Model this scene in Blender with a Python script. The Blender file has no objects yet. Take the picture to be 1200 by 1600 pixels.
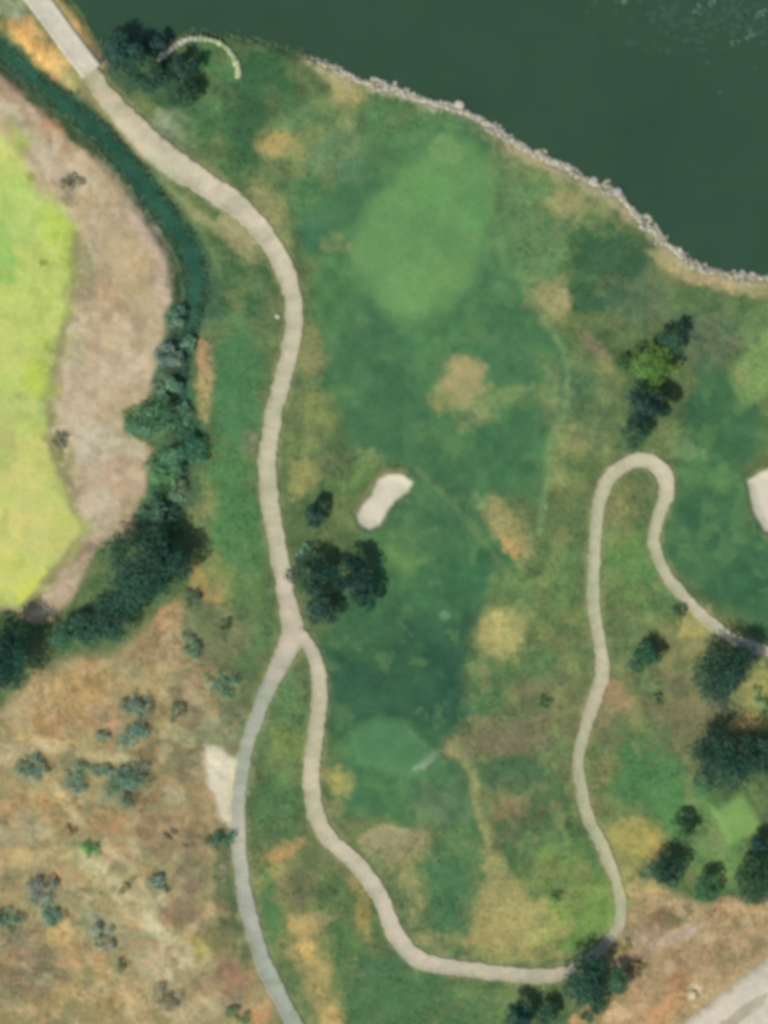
import bpy, math, random
import numpy as np

# ------------------------------------------------------------------ camera, world, sun, exposure
S = 0.1                    # metres per photograph pixel
CAM_H = 480.0
scene = bpy.context.scene
cd = bpy.data.cameras.new('camera'); cam = bpy.data.objects.new('camera', cd)
scene.collection.objects.link(cam); scene.camera = cam
cam.location = (0, 0, CAM_H); cam.rotation_euler = (0, 0, 0)
cd.sensor_fit = 'VERTICAL'; cd.sensor_height = 32.0
cd.lens = 32.0 * CAM_H / 160.0
cd.clip_start = 10.0; cd.clip_end = 6000.0

SUN_EL = math.radians(51.0)
SHADOW = (0.66, 0.75)      # the way shadows fall on the ground
_n = math.hypot(*SHADOW)
sun_dir = (-SHADOW[0]/_n*math.cos(SUN_EL), -SHADOW[1]/_n*math.cos(SUN_EL), math.sin(SUN_EL))
world = bpy.data.worlds.new('World'); scene.world = world; world.use_nodes = True
wn = world.node_tree.nodes; wl = world.node_tree.links
bg = wn['Background']
sky = wn.new('ShaderNodeTexSky'); sky.sky_type = 'NISHITA'; sky.sun_disc = False
sky.sun_elevation = SUN_EL; sky.sun_rotation = math.atan2(sun_dir[0], sun_dir[1])
sky.dust_density = 1.5; sky.air_density = 1.0
wl.new(sky.outputs[0], bg.inputs[0]); bg.inputs[1].default_value = 0.085
sl = bpy.data.lights.new('sun', 'SUN'); sl.energy = 3.12; sl.angle = math.radians(0.6); sl.color = (1.0, 0.955, 0.88)
so = bpy.data.objects.new('sun', sl); scene.collection.objects.link(so)
from mathutils import Vector
so.rotation_euler = Vector(sun_dir).to_track_quat('Z', 'Y').to_euler(); so.location = (-60, -60, 120)
vs = scene.view_settings
vs.view_transform = 'Standard'; vs.look = 'None'; vs.exposure = 0.0; vs.gamma = 1.0; vs.use_curve_mapping = False
scene.cycles.pixel_filter_type = 'BLACKMAN_HARRIS'
scene.cycles.filter_width = 4.5          # the soft focus of a survey camera
scene.cycles.max_bounces = 6

rng = np.random.default_rng(11)
random.seed(4)
COL = scene.collection

# ------------------------------------------------------------------ helpers
def lin(c):
    c = np.asarray(c, float)/255.0
    return np.where(c <= 0.04045, c/12.92, ((c+0.055)/1.055)**2.4)

_lat = np.random.default_rng(5).random((257, 257))
def vnoise(x, y, seed=0):
    x = np.asarray(x, float)+seed*37.37+1000.5; y = np.asarray(y, float)+seed*91.7+1000.5
    xi = np.floor(x).astype(int); yi = np.floor(y).astype(int)
    fx = x-xi; fy = y-yi
    fx = fx*fx*fx*(fx*(fx*6-15)+10); fy = fy*fy*fy*(fy*(fy*6-15)+10)
    a = _lat[yi % 256, xi % 256]; b = _lat[yi % 256, (xi+1) % 256]
    c = _lat[(yi+1) % 256, xi % 256]; d = _lat[(yi+1) % 256, (xi+1) % 256]
    return (a*(1-fx)+b*fx)*(1-fy)+(c*(1-fx)+d*fx)*fy
def fbm(x, y, seed=0, oct=4):
    s = 0; a = 1.0; t = 0
    for o in range(oct):
        s = s+a*vnoise(x*2**o, y*2**o, seed+o*7); t += a; a *= 0.55
    return s/t-0.5

def smooth(e0, e1, x):
    t = np.clip((x-e0)/(e1-e0), 0, 1); return t*t*(3-2*t)

def poly_sdf(P, x, y):
    """signed distance in pixels to a closed polygon, negative inside"""
    P = np.asarray(P, float); d = np.full(x.shape, 1e18); ins = np.zeros(x.shape, bool)
    for i in range(len(P)):
        ax, ay = P[i]; bx, by = P[(i+1) % len(P)]
        ex, ey = bx-ax, by-ay
        L = ex*ex+ey*ey+1e-9
        t = np.clip(((x-ax)*ex+(y-ay)*ey)/L, 0, 1)
        d = np.minimum(d, (x-ax-t*ex)**2+(y-ay-t*ey)**2)
        c = (ay > y) != (by > y)
        with np.errstate(divide='ignore', invalid='ignore'):
            xx = ax+(y-ay)*ex/(ey if ey != 0 else 1e-9)
        ins ^= c & (x < xx)
    return np.where(ins, -np.sqrt(d), np.sqrt(d))
def line_dist(P, x, y):
    d = np.full(x.shape, 1e18)
    for (ax, ay), (bx, by) in zip(P[:-1], P[1:]):
        ex, ey = bx-ax, by-ay; L = ex*ex+ey*ey+1e-9
        t = np.clip(((x-ax)*ex+(y-ay)*ey)/L, 0, 1)
        d = np.minimum(d, (x-ax-t*ex)**2+(y-ay-t*ey)**2)
    return np.sqrt(d)
def spline(P, step=4.0):
    P = np.asarray(P, float)
    Q = np.vstack([2*P[0]-P[1], P, 2*P[-1]-P[-2]]); out = []
    for i in range(1, len(Q)-2):
        p0, p1, p2, p3 = Q[i-1:i+3]
        n = max(2, int(np.hypot(*(p2-p1)[:2])/step))
        for k in range(n):
            t = k/n
            out.append(0.5*((2*p1)+(-p0+p2)*t+(2*p0-5*p1+4*p2-p3)*t*t+(-p0+3*p1-3*p2+p3)*t**3))
    out.append(Q[-2]); return np.array(out)

def W(px, py):      # photograph pixel -> metres on the ground
    return (np.asarray(px, float)-600)*S, (800-np.asarray(py, float))*S

def mesh_np(name, V, F, cols=None, mats=(), smooth_shade=True):
    V = np.asarray(V, np.float32); F = np.asarray(F, np.int32); k = F.shape[1]
    me = bpy.data.meshes.new(name)
    me.vertices.add(len(V)); me.vertices.foreach_set('co', V.ravel())
    me.loops.add(F.size); me.loops.foreach_set('vertex_index', F.ravel())
    me.polygons.add(len(F)); me.polygons.foreach_set('loop_start', np.arange(0, F.size, k, dtype=np.int32))
    if smooth_shade: me.polygons.foreach_set('use_smooth', np.ones(len(F), bool))
    if cols is not None:
        a = me.attributes.new('tint', 'FLOAT_COLOR', 'POINT')
        C = np.ones((len(V), 4), np.float32); C[:, :3] = cols
        a.data.foreach_set('color', C.ravel())
    for m in mats: me.materials.append(m)
    me.update(calc_edges=True); me.validate()
    return me
def link(name, me, parent=None, kind=None, loc=None):
    o = bpy.data.objects.new(name, me); COL.objects.link(o)
    if parent is not None: o.parent = parent
    if kind: o['kind'] = kind
    if loc is not None: o.location = loc
    return o
def thing(o, label, cat, group=None):
    o['label'] = label; o['category'] = cat
    if group: o['group'] = group
    return o

# ------------------------------------------------------------------ materials
def new_mat(name, rough=0.9):
    m = bpy.data.materials.new(name); m.use_nodes = True
    nt = m.node_tree; b = nt.nodes['Principled BSDF']; b.inputs['Roughness'].default_value = rough
    b.inputs['Specular IOR Level'].default_value = 0.15
    return m, nt, b
def noise_node(nt, scale, detail=4, rough=0.6):
    tc = nt.nodes.new('ShaderNodeNewGeometry')
    n = nt.nodes.new('ShaderNodeTexNoise'); n.inputs['Scale'].default_value = scale
    n.inputs['Detail'].default_value = detail; n.inputs['Roughness'].default_value = rough
    nt.links.new(tc.outputs['Position'], n.inputs['Vector']); return n
def vary(nt, col, scale, lo, hi, detail=4, tint=None):
    """multiply a colour by a noise between lo and hi"""
    n = noise_node(nt, scale, detail)
    mr = nt.nodes.new('ShaderNodeMapRange'); mr.inputs['From Min'].default_value = 0.3; mr.inputs['From Max'].default_value = 0.7
    mr.inputs['To Min'].default_value = lo; mr.inputs['To Max'].default_value = hi
    nt.links.new(n.outputs['Fac'], mr.inputs['Value'])
    mx = nt.nodes.new('ShaderNodeMix'); mx.data_type = 'RGBA'; mx.blend_type = 'MULTIPLY'; mx.inputs[0].default_value = 1.0
    nt.links.new(col, mx.inputs[6])
    if tint is None:
        nt.links.new(mr.outputs[0], mx.inputs[7])
    else:
        cr = nt.nodes.new('ShaderNodeMix'); cr.data_type = 'RGBA'
        mr.inputs['To Min'].default_value = 0; mr.inputs['To Max'].default_value = 1
        nt.links.new(mr.outputs[0], cr.inputs[0])
        cr.inputs[6].default_value = (*tint[0], 1); cr.inputs[7].default_value = (*tint[1], 1)
        nt.links.new(cr.outputs[2], mx.inputs[7])
    return mx.outputs[2]
def bump(nt, b, scale, strength, dist, detail=5):
    n = noise_node(nt, scale, detail, 0.65)
    bp = nt.nodes.new('ShaderNodeBump'); bp.inputs['Strength'].default_value = strength; bp.inputs['Distance'].default_value = dist
    nt.links.new(n.outputs['Fac'], bp.inputs['Height']); nt.links.new(bp.outputs[0], b.inputs['Normal'])
def attr(nt):
    a = nt.nodes.new('ShaderNodeAttribute'); a.attribute_name = 'tint'; return a.outputs['Color']
def rgb(nt, c):
    r = nt.nodes.new('ShaderNodeRGB'); r.outputs[0].default_value = (*c, 1); return r.outputs[0]

def ground_mat(name, fine, mid, bmp):
    m, nt, b = new_mat(name, 0.95)
    c = vary(nt, attr(nt), 1.6, 1-fine, 1+fine, 6)
    c = vary(nt, c, 0.35, 0, 1, 3, ((1-mid, 1-mid*0.75, 1-mid*0.9), (1+mid, 1+mid*0.85, 1+mid*0.7)))
    nt.links.new(c, b.inputs['Base Color']); bump(nt, b, 1.4, 0.7, bmp)
    return m
M_rough = ground_mat('rough_grass_ground', 0.18, 0.16, 0.22)
M_mown = ground_mat('mown_turf', 0.10, 0.08, 0.06)
M_dry = ground_mat('dry_earth_and_scrub', 0.17, 0.20, 0.28)
M_sand = ground_mat('bunker_sand', 0.05, 0.03, 0.06)
M_bank = ground_mat('bare_bank_earth', 0.10, 0.09, 0.2)
M_meadow = ground_mat('lush_meadow', 0.08, 0.08, 0.12)

def path_mat(name):
    m, nt, b = new_mat(name, 0.9)
    k = vary(nt, attr(nt), 2.2, 0.86, 1.10, 6)
    k = vary(nt, k, 0.16, 0, 1, 3, ((0.86, 0.92, 0.86), (1.10, 1.04, 1.02)))
    nt.links.new(k, b.inputs['Base Color']); bump(nt, b, 6.0, 0.5, 0.04); return m
M_path = path_mat('compacted_gravel'); M_conc = path_mat('pale_concrete'); M_road = path_mat('pale_dirt_road')

def water_mat(name, c, amp):
    m, nt, b = new_mat(name, 0.12)
    b.inputs['Specular IOR Level'].default_value = 0.5
    k = vary(nt, rgb(nt, lin(c)), 0.06 if amp < 0.1 else 0.22, 1-amp, 1+amp, 4)
    k = vary(nt, k, 0.3, 0, 1, 3, ((0.95, 0.97, 1.05), (1.05, 1.03, 0.95)))
    nt.links.new(k, b.inputs['Base Color']); bump(nt, b, 1.1, 0.12, 0.05, 3); return m
M_lake = water_mat('green_lake_water', (52, 80, 57), 0.08)
M_creek = water_mat('creek_water', (46, 90, 66), 0.32)

def leaf_mat():
    m, nt, b = new_mat('leaves', 0.7)
    c = attr(nt); nt.links.new(c, b.inputs['Base Color'])
    tr = nt.nodes.new('ShaderNodeBsdfTranslucent'); nt.links.new(c, tr.inputs['Color'])
    mx = nt.nodes.new('ShaderNodeMixShader'); mx.inputs[0].default_value = 0.22
    nt.links.new(b.outputs[0], mx.inputs[1]); nt.links.new(tr.outputs[0], mx.inputs[2])
    nt.links.new(mx.outputs[0], nt.nodes['Material Output'].inputs['Surface']); return m
M_leaf = leaf_mat()
m, nt, b = new_mat('bark', 0.95)
nt.links.new(vary(nt, rgb(nt, (0.11, 0.085, 0.06)), 5.0, 0.6, 1.3), b.inputs['Base Color']); bump(nt, b, 12, 0.8, 0.05); M_bark = m
m, nt, b = new_mat('pale_stone', 0.9)
c = vary(nt, attr(nt), 3.0, 0.75, 1.15, 5); nt.links.new(c, b.inputs['Base Color']); bump(nt, b, 5, 0.8, 0.08); M_stone = m
m, nt, b = new_mat('grass_blades', 0.8)
nt.links.new(attr(nt), b.inputs['Base Color']); M_blade = m
m, nt, b = new_mat('floating_weed', 0.6)
nt.links.new(vary(nt, attr(nt), 2.0, 0.8, 1.2), b.inputs['Base Color']); M_weed = m

# ------------------------------------------------------------------ outlines, in photograph pixels
SHORE = [(100,-20),(130,22),(158,78),(200,58),(250,66),(300,48),(350,54),(400,60),(440,70),(480,84),(520,102),(560,122),(600,132),
         (650,149),(700,163),(740,178),(780,203),(830,233),(880,256),(930,284),(965,298),(992,328),(1020,353),(1050,383),(1090,411),(1140,426),(1200,431)]
LAKE = SHORE+[(1300,428),(1600,380),(3000,200),(9000,-300),(9000,-9000),(-3000,-9000),(-700,-1000),(-120,-320),(0,-165)]
CREEK_L = [(60,124),(100,160),(140,196),(190,250),(235,310),(268,375),(282,430),(280,480),(268,530),(262,580),(255,640),(262,700),(258,770),(240,830)]
CREEK_W = [(-400,-260,24),(-120,0,24),(10,84,24),(60,130,25),(110,168,29),(160,212,31),(205,262,31),(248,320,32),(288,378,34),(306,430,34),(304,480,24),
           (294,524,18),(282,590,11),(288,650,10),(290,700,10),(276,760,10),(250,830,8)]
MEADOW = [(-9000,-200),(-600,-60),(-80,120),(0,200),(30,245),(62,292),(98,338),(120,368),(120,410),(112,465),(98,520),(86,570),(76,620),(78,680),(90,735),(112,782),(134,822),
          (112,858),(84,896),(52,930),(28,948),(-20,940),(-300,980),(-9000,1100)]
BANK = [(-9000,-700),(-500,-200),(-60,80),(0,128),(40,160),(85,200),(135,240),(182,266),(224,300),(250,345),(268,400),(270,450),(256,510),(246,570),(232,622),(192,640),(196,684),(240,702),
        (226,760),(206,820),(182,842),(152,850),(132,900),(94,958),(52,972),(24,955),(-20,948),(-300,1000),(-9000,1150)]
DRY = [(-9000,1140),(-300,1120),(0,1108),(60,1060),(110,1022),(172,1024),(236,972),(284,936),(306,972),(346,1030),(380,1062),(388,1100),(372,1150),(352,1230),(352,1320),(362,1400),(388,1474),(432,1590),(470,1680),(600,2000),(1500,9000),(-9000,9000)]
GREEN = [(676,224),(704,210),(740,222),(764,258),(770,310),(762,370),(744,424),(704,480),(652,506),(612,496),(572,452),(546,410),(552,362),(582,312),(624,270),(660,240)]
TEE = [(545,1142),(590,1116),(642,1122),(694,1188),(668,1214),(604,1204),(556,1192)]
TEE2 = [(1104,1252),(1124,1262),(1162,1236),(1194,1292),(1140,1322)]
LIMEG = [(985,560),(1005,528),(1030,540),(1052,572),(1030,600),(1000,596)]
FAIR = [(470,330),(520,290),(600,215),(690,190),(770,215),(790,300),(830,470),(880,540),(890,600),(860,700),(845,790),(790,770),(740,790),(800,880),(760,920),(735,990),(712,1080),(690,1170),(742,1230),(735,1290),
        (640,1290),(545,1270),(520,1190),(520,1060),(500,1000),(560,900),(560,840),(650,780),(640,730),(540,700),(510,620),(500,500)]
FAIR2 = [(1100,560),(1160,600),(1210,700),(1160,740),(1170,840),(1200,850),(1320,900),(1320,1010),(1190,1000),(1080,930),(1040,860),(1060,780),(1060,720)]
BUNK1 = [(558,806),(566,790),(580,776),(588,752),(604,741),(630,742),(645,755),(638,768),(618,782),(604,800),(594,820),(576,827),(561,819)]
BUNK2 = [(1168,752),(1186,738),(1230,726),(1280,740),(1270,800),(1240,835),(1196,830),(1178,800)]
PAD = [(320,1164),(342,1170),(376,1188),(380,1230),(376,1306),(362,1292),(340,1258),(324,1222)]

# ------------------------------------------------------------------ terrain grid
def axis(lo, hi, step):
    f = np.arange(lo, hi+0.1, step)
    off = np.array([6, 15, 30, 60, 110, 200, 350, 600, 1000, 1800, 3200, 6000, 9000], float)
    return np.concatenate([(lo-off)[::-1], f, hi+off])
gx = axis(-40, 1240, 2.5); gy = axis(-40, 1640, 2.5)
PX, PY = np.meshgrid(gx, gy)
wx = PX+14*fbm(PX/40, PY/40, 1)+5*fbm(PX/11, PY/11, 2)
wy = PY+14*fbm(PX/40, PY/40, 3)+5*fbm(PX/11, PY/11, 4)
sw_x = PX+7*fbm(PX/18, PY/18, 21); sw_y = PY+7*fbm(PX/18, PY/18, 22)

MAIN = [(140,112,36),(172,156,42),(212,202,50),(262,248,56),(316,284,50),(368,318,44),(410,360,40),(440,410,37),(456,455,36),(460,500,35),(453,550,34),(440,600,34),(428,650,34),(420,700,35),(418,750,36),(424,800,36),
        (433,850,35),(441,890,34),(448,930,33),(458,980,46),(452,1012,48)]
LEFT = [(452,1008,40),(430,1052,33),(408,1100,30),(391,1150,29),(379,1200,29),(373,1260,29),(373,1320,29),(380,1380,30),(393,1440,31),(415,1510,31),(445,1570,32),(470,1620,33),(520,1700,33),(700,1960,33)]
RIGHT = [(462,985,26),(482,1008,26),(496,1042,29),(500,1082,30),(495,1140,31),(488,1190,31),(488,1240,32),(500,1288,33),(526,1322,33),(560,1352,33),(590,1392,33),(607,1432,33),(626,1470,33),(655,1498,32),(700,1510,30),(760,1518,29),(820,1524,28),
         (866,1523,26),(906,1507,22),(940,1482,22),(964,1452,24),(971,1420,25),(964,1380,25),(945,1330,25),(921,1280,25),(908,1230,25),(905,1180,25),(920,1120,27),(940,1060,30),(939,1020,28),(930,960,26),(928,900,26),(930,850,26),(936,790,28),
         (951,750,30),(980,724,31),(1014,719,32),(1038,742,34),(1040,775,31),(1028,812,27),(1023,850,25),(1040,896,24),(1076,940,23),(1120,980,23),(1160,1004,22),(1206,1018,22),(1300,1030,22)]
MAIN = [(a, b, w*0.84) for a, b, w in MAIN]; LEFT = [(a, b, w*0.86) for a, b, w in LEFT]; RIGHT = [(a, b, w*(0.86 if i < 18 else 0.80)) for i, (a, b, w) in enumerate(RIGHT)]
CONC = [(-260,-420,36),(-40,-130,36),(60,0,36),(100,55,36),(143,112,36)]
ROADC = [(480,2200,60),(1000,1740,130),(1136,1622,122),(1240,1542,122),(1500,1345,122),(2200,800,122)]

sd_lake = poly_sdf(LAKE, sw_x, sw_y)
def ribbon_sd(P, x, y):
    d = np.full(x.shape, 1e18)
    for (ax, ay, aw), (bx, by, bw) in zip(P[:-1], P[1:]):
        ex, ey = bx-ax, by-ay; L = ex*ex+ey*ey+1e-9
        t = np.clip(((x-ax)*ex+(y-ay)*ey)/L, 0, 1)
        d = np.minimum(d, np.hypot(x-ax-t*ex, y-ay-t*ey)-(aw+t*(bw-aw))/2)
    return d
sd_creek = ribbon_sd(CREEK_W, sw_x, sw_y)-3
sd_meadow = poly_sdf(MEADOW, wx, wy); sd_bank = poly_sdf(BANK, wx, wy); sd_dry = poly_sdf(DRY, wx, wy)
sd_green = poly_sdf(GREEN, PX, PY); sd_tee = poly_sdf(TEE, PX, PY); sd_tee2 = poly_sdf(TEE2, PX, PY)
sd_fair = poly_sdf(FAIR, sw_x, sw_y); sd_fair2 = poly_sdf(FAIR2, sw_x, sw_y)
sd_b1 = poly_sdf(BUNK1, PX+3*fbm(PX/9, PY/9, 30), PY+3*fbm(PX/9, PY/9, 31)); sd_b2 = poly_sdf(BUNK2, PX+3*fbm(PX/9, PY/9, 30), PY+3*fbm(PX/9, PY/9, 31))
sd_bunk = np.minimum(sd_b1, sd_b2)
sd_path = np.minimum(np.minimum(ribbon_sd(MAIN, PX, PY), ribbon_sd(LEFT, PX, PY)), np.minimum(ribbon_sd(RIGHT, PX, PY), np.minimum(ribbon_sd(CONC, PX, PY), ribbon_sd(ROADC, PX, PY))))

LAKE_Z, CREEK_Z = -0.55, -0.95
near = smooth(900, 300, np.abs(PX-600))*smooth(1300, 700, np.abs(PY-800))
H = 0.9*fbm(PX/170, PY/170, 50, 3)+0.35*fbm(PX/60, PY/60, 51, 2)
H = H*smooth(0, 40, sd_path+10)*0.8+0.2*H
H = H+0.35*smooth(60, -60, sd_green)+0.5*smooth(10, -14, sd_tee)+0.5*smooth(10, -10, sd_tee2)
H = H-0.45*smooth(4, -14, sd_bunk)+0.18*np.exp(-((sd_bunk-7)/5)**2)
H = H-0.55*smooth(40, -60, sd_meadow)-0.16*smooth(1, -4, sd_path)
H = H+0.5*fbm(PX/26, PY/26, 53, 3)*smooth(10, -30, sd_dry)+0.3*fbm(PX/30, PY/30, 54, 3)*smooth(10, -20, sd_bank)*smooth(-10, 20, sd_meadow)
# banks of the lake and the creek
def bank_to(H, sd, z, rise, deep):
    t = smooth(0, rise, sd)
    Hl = H+np.maximum(0, z+0.25-H)*smooth(rise+26, rise, sd)
    land = z+(Hl-z)*t
    return np.where(sd > 0, land, z-deep*smooth(0, -60, sd))
H = bank_to(H, sd_creek, CREEK_Z, 22, 0.8)
H = bank_to(H, sd_lake, LAKE_Z, 16, 2.2)

from_x = np.interp
def hz(px, py):
    px = np.asarray(px, float); py = np.asarray(py, float)
    i = np.clip(np.searchsorted(gx, px)-1, 0, len(gx)-2); j = np.clip(np.searchsorted(gy, py)-1, 0, len(gy)-2)
    u = (px-gx[i])/(gx[i+1]-gx[i]); v = (py-gy[j])/(gy[j+1]-gy[j])
    u = np.clip(u, 0, 1); v = np.clip(v, 0, 1)
    return (H[j, i]*(1-u)+H[j, i+1]*u)*(1-v)+(H[j+1, i]*(1-u)+H[j+1, i+1]*u)*v
def samp(A, px, py):
    i = np.clip(np.searchsorted(gx, px), 0, len(gx)-1); j = np.clip(np.searchsorted(gy, py), 0, len(gy)-1)
    return A[j, i]

# ------------------------------------------------------------------ colours of turf, earth and dry grass
A = np.empty(PX.shape+(3,)); A[:] = lin((94, 114, 74))
def put(mask, c):
    global A
    A = A*(1-mask[..., None])+lin(c)*mask[..., None]
def area(sd, c, soft=9, a=1.0): put(a*smooth(soft, -soft, sd), c)
def E(cx, cy, rx, ry, rot, c, a=0.9):
    R = max(rx, ry)*1.5+12
    i0, i1 = np.searchsorted(gx, [cx-R, cx+R]); j0, j1 = np.searchsorted(gy, [cy-R, cy+R])
    if i1 <= i0 or j1 <= j0: return
    sl_ = (slice(j0, j1), slice(i0, i1))
    x = wx[sl_]-cx; y = wy[sl_]-cy; t = math.radians(rot); co, si = math.cos(t), math.sin(t)
    d = np.hypot((x*co+y*si)/rx, (-x*si+y*co)/ry)
    sd_ = (cx*7+cy*13) % 97; f = max(7.0, 0.45*min(rx, ry)); X, Y = PX[sl_], PY[sl_]
    d = d+1.1*fbm((X*0.8+Y*0.6)/f*0.8, (Y*0.8-X*0.6)/f*0.8, sd_, 3)
    m_ = (np.clip(a*(1+1.1*fbm(X/11, Y/11, sd_+3, 3)), 0, 1)*smooth(1.3, 0.55, d))[..., None]
    A[sl_] = A[sl_]*(1-m_)+lin(c)*m_
def L(pts, w, c, a=0.9):
    pts_ = np.array(pts, float); lo = pts_.min(0)-w*3-15; hi = pts_.max(0)+w*3+15
    i0, i1 = np.searchsorted(gx, [lo[0], hi[0]]); j0, j1 = np.searchsorted(gy, [lo[1], hi[1]])
    sl_ = (slice(j0, j1), slice(i0, i1))
    d = line_dist(pts, 0.5*(wx[sl_]+PX[sl_]), 0.5*(wy[sl_]+PY[sl_]))
    d = d*(1+1.2*fbm(PX[sl_]/16, PY[sl_]/16, 44, 3))
    m_ = (np.clip(a*(1+1.6*fbm(PX[sl_]/20, PY[sl_]/20, 45, 3)), 0, 1)*smooth(w*1.15, w*0.1, d))[..., None]
    A[sl_] = A[sl_]*(1-m_)+lin(c)*m_

# large areas
area(sd_fair+50*fbm(PX/45, PY/45, 46), (74, 115, 76), 22); area(sd_fair2+50*fbm(PX/45, PY/45, 46), (64, 104, 70), 22)
area(sd_dry, (160, 145, 106), 14)
# broad olive and straw tones of the unmown ground round the loop path
for e in [(820,1110,110,90,0,(110,118,80)),(1080,1090,120,90,0,(118,120,84)),(870,1270,70,90,0,(98,112,74)),(960,930,90,110,0,(104,126,78)),(900,640,70,80,0,(112,128,86)),(1060,500,120,60,15,(92,112,80)),(470,620,50,130,0,(112,126,82)),(870,1400,110,70,0,(122,138,80)),(460,1400,60,90,0,(118,124,82)),(640,1340,80,50,0,(122,128,88)),(1120,1040,80,60,0,(134,136,90)),(440,1180,50,80,0,(104,124,80)),(900,330,70,60,30,(116,132,88)),(480,220,80,50,0,(112,132,86)),(360,980,60,60,0,(112,122,84)),(330,820,30,90,0,(112,124,84))]: E(*e)
# --- rough around the lake end
for e in [
 (330,112,34,42,0,(82,124,78)),(385,170,45,60,20,(62,98,66)),(330,185,40,26,-30,(88,130,80)),(318,170,18,14,0,(98,135,98)),(385,240,34,45,20,(62,100,66)),(415,108,50,34,0,(60,100,66)),(450,150,40,30,20,(66,104,68)),(410,64,40,12,5,(112,142,98)),
 (525,116,46,22,38,(168,162,114)),(545,142,30,26,0,(166,158,106)),(532,182,36,28,0,(128,142,92)),(430,222,30,22,-10,(166,152,98)),(472,226,32,22,0,(136,142,92)),(530,246,56,38,-30,(94,130,92)),(620,196,80,40,20,(82,122,80)),
 (500,180,30,22,0,(92,126,82)),(455,190,30,18,0,(100,132,88)),(410,275,30,26,20,(100,124,80)),(420,320,22,40,-30,(140,140,98)),(440,370,14,40,-20,(128,136,92)),(500,360,30,30,0,(72,115,84)),(470,300,35,30,0,(86,126,82)),(560,394,20,14,30,(142,142,92)),(520,380,18,16,0,(120,136,86)),
 (790,262,32,30,30,(124,126,86)),(800,325,32,44,0,(102,132,84)),(836,300,40,52,-20,(106,142,90)),(772,352,12,64,4,(84,116,78)),(888,322,40,26,42,(142,142,98)),(830,250,40,14,35,(128,132,90)),(770,215,30,14,30,(126,134,96)),(700,185,60,16,18,(96,132,88)),
 (850,390,46,50,0,(98,136,88)),(800,440,40,60,0,(80,122,82)),(940,345,30,20,40,(120,132,88)),(960,405,66,46,15,(64,96,68)),(925,375,46,36,0,(66,106,70)),(1000,470,70,40,20,(76,104,78)),(920,450,40,40,0,(66,102,70)),
 (1052,412,40,17,32,(168,158,112)),(1110,440,50,14,12,(172,152,118)),(1170,452,50,12,4,(160,152,108)),(1100,475,60,24,10,(98,122,76)),(1165,500,50,36,0,(100,128,80)),(1110,525,70,50,0,(82,106,80)),
 (858,466,34,36,0,(146,146,102)),(880,470,16,14,0,(160,152,112)),(930,545,34,13,48,(134,126,96)),(955,580,24,10,48,(122,132,82)),(905,610,30,40,0,(70,106,74)),(900,690,46,38,0,(132,136,92)),(872,722,20,44,8,(134,148,94)),(905,730,30,30,0,(108,128,80)),(930,660,40,26,0,(96,118,80)),
 (1190,575,42,72,20,(122,152,90),1.0),(1162,592,16,20,0,(136,142,98)),(1130,655,62,66,0,(62,102,68)),(1074,706,28,16,15,(118,144,98)),(1062,690,22,12,0,(100,128,84)),(1110,740,50,24,20,(82,124,76)),
 ]: E(*e)
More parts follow.
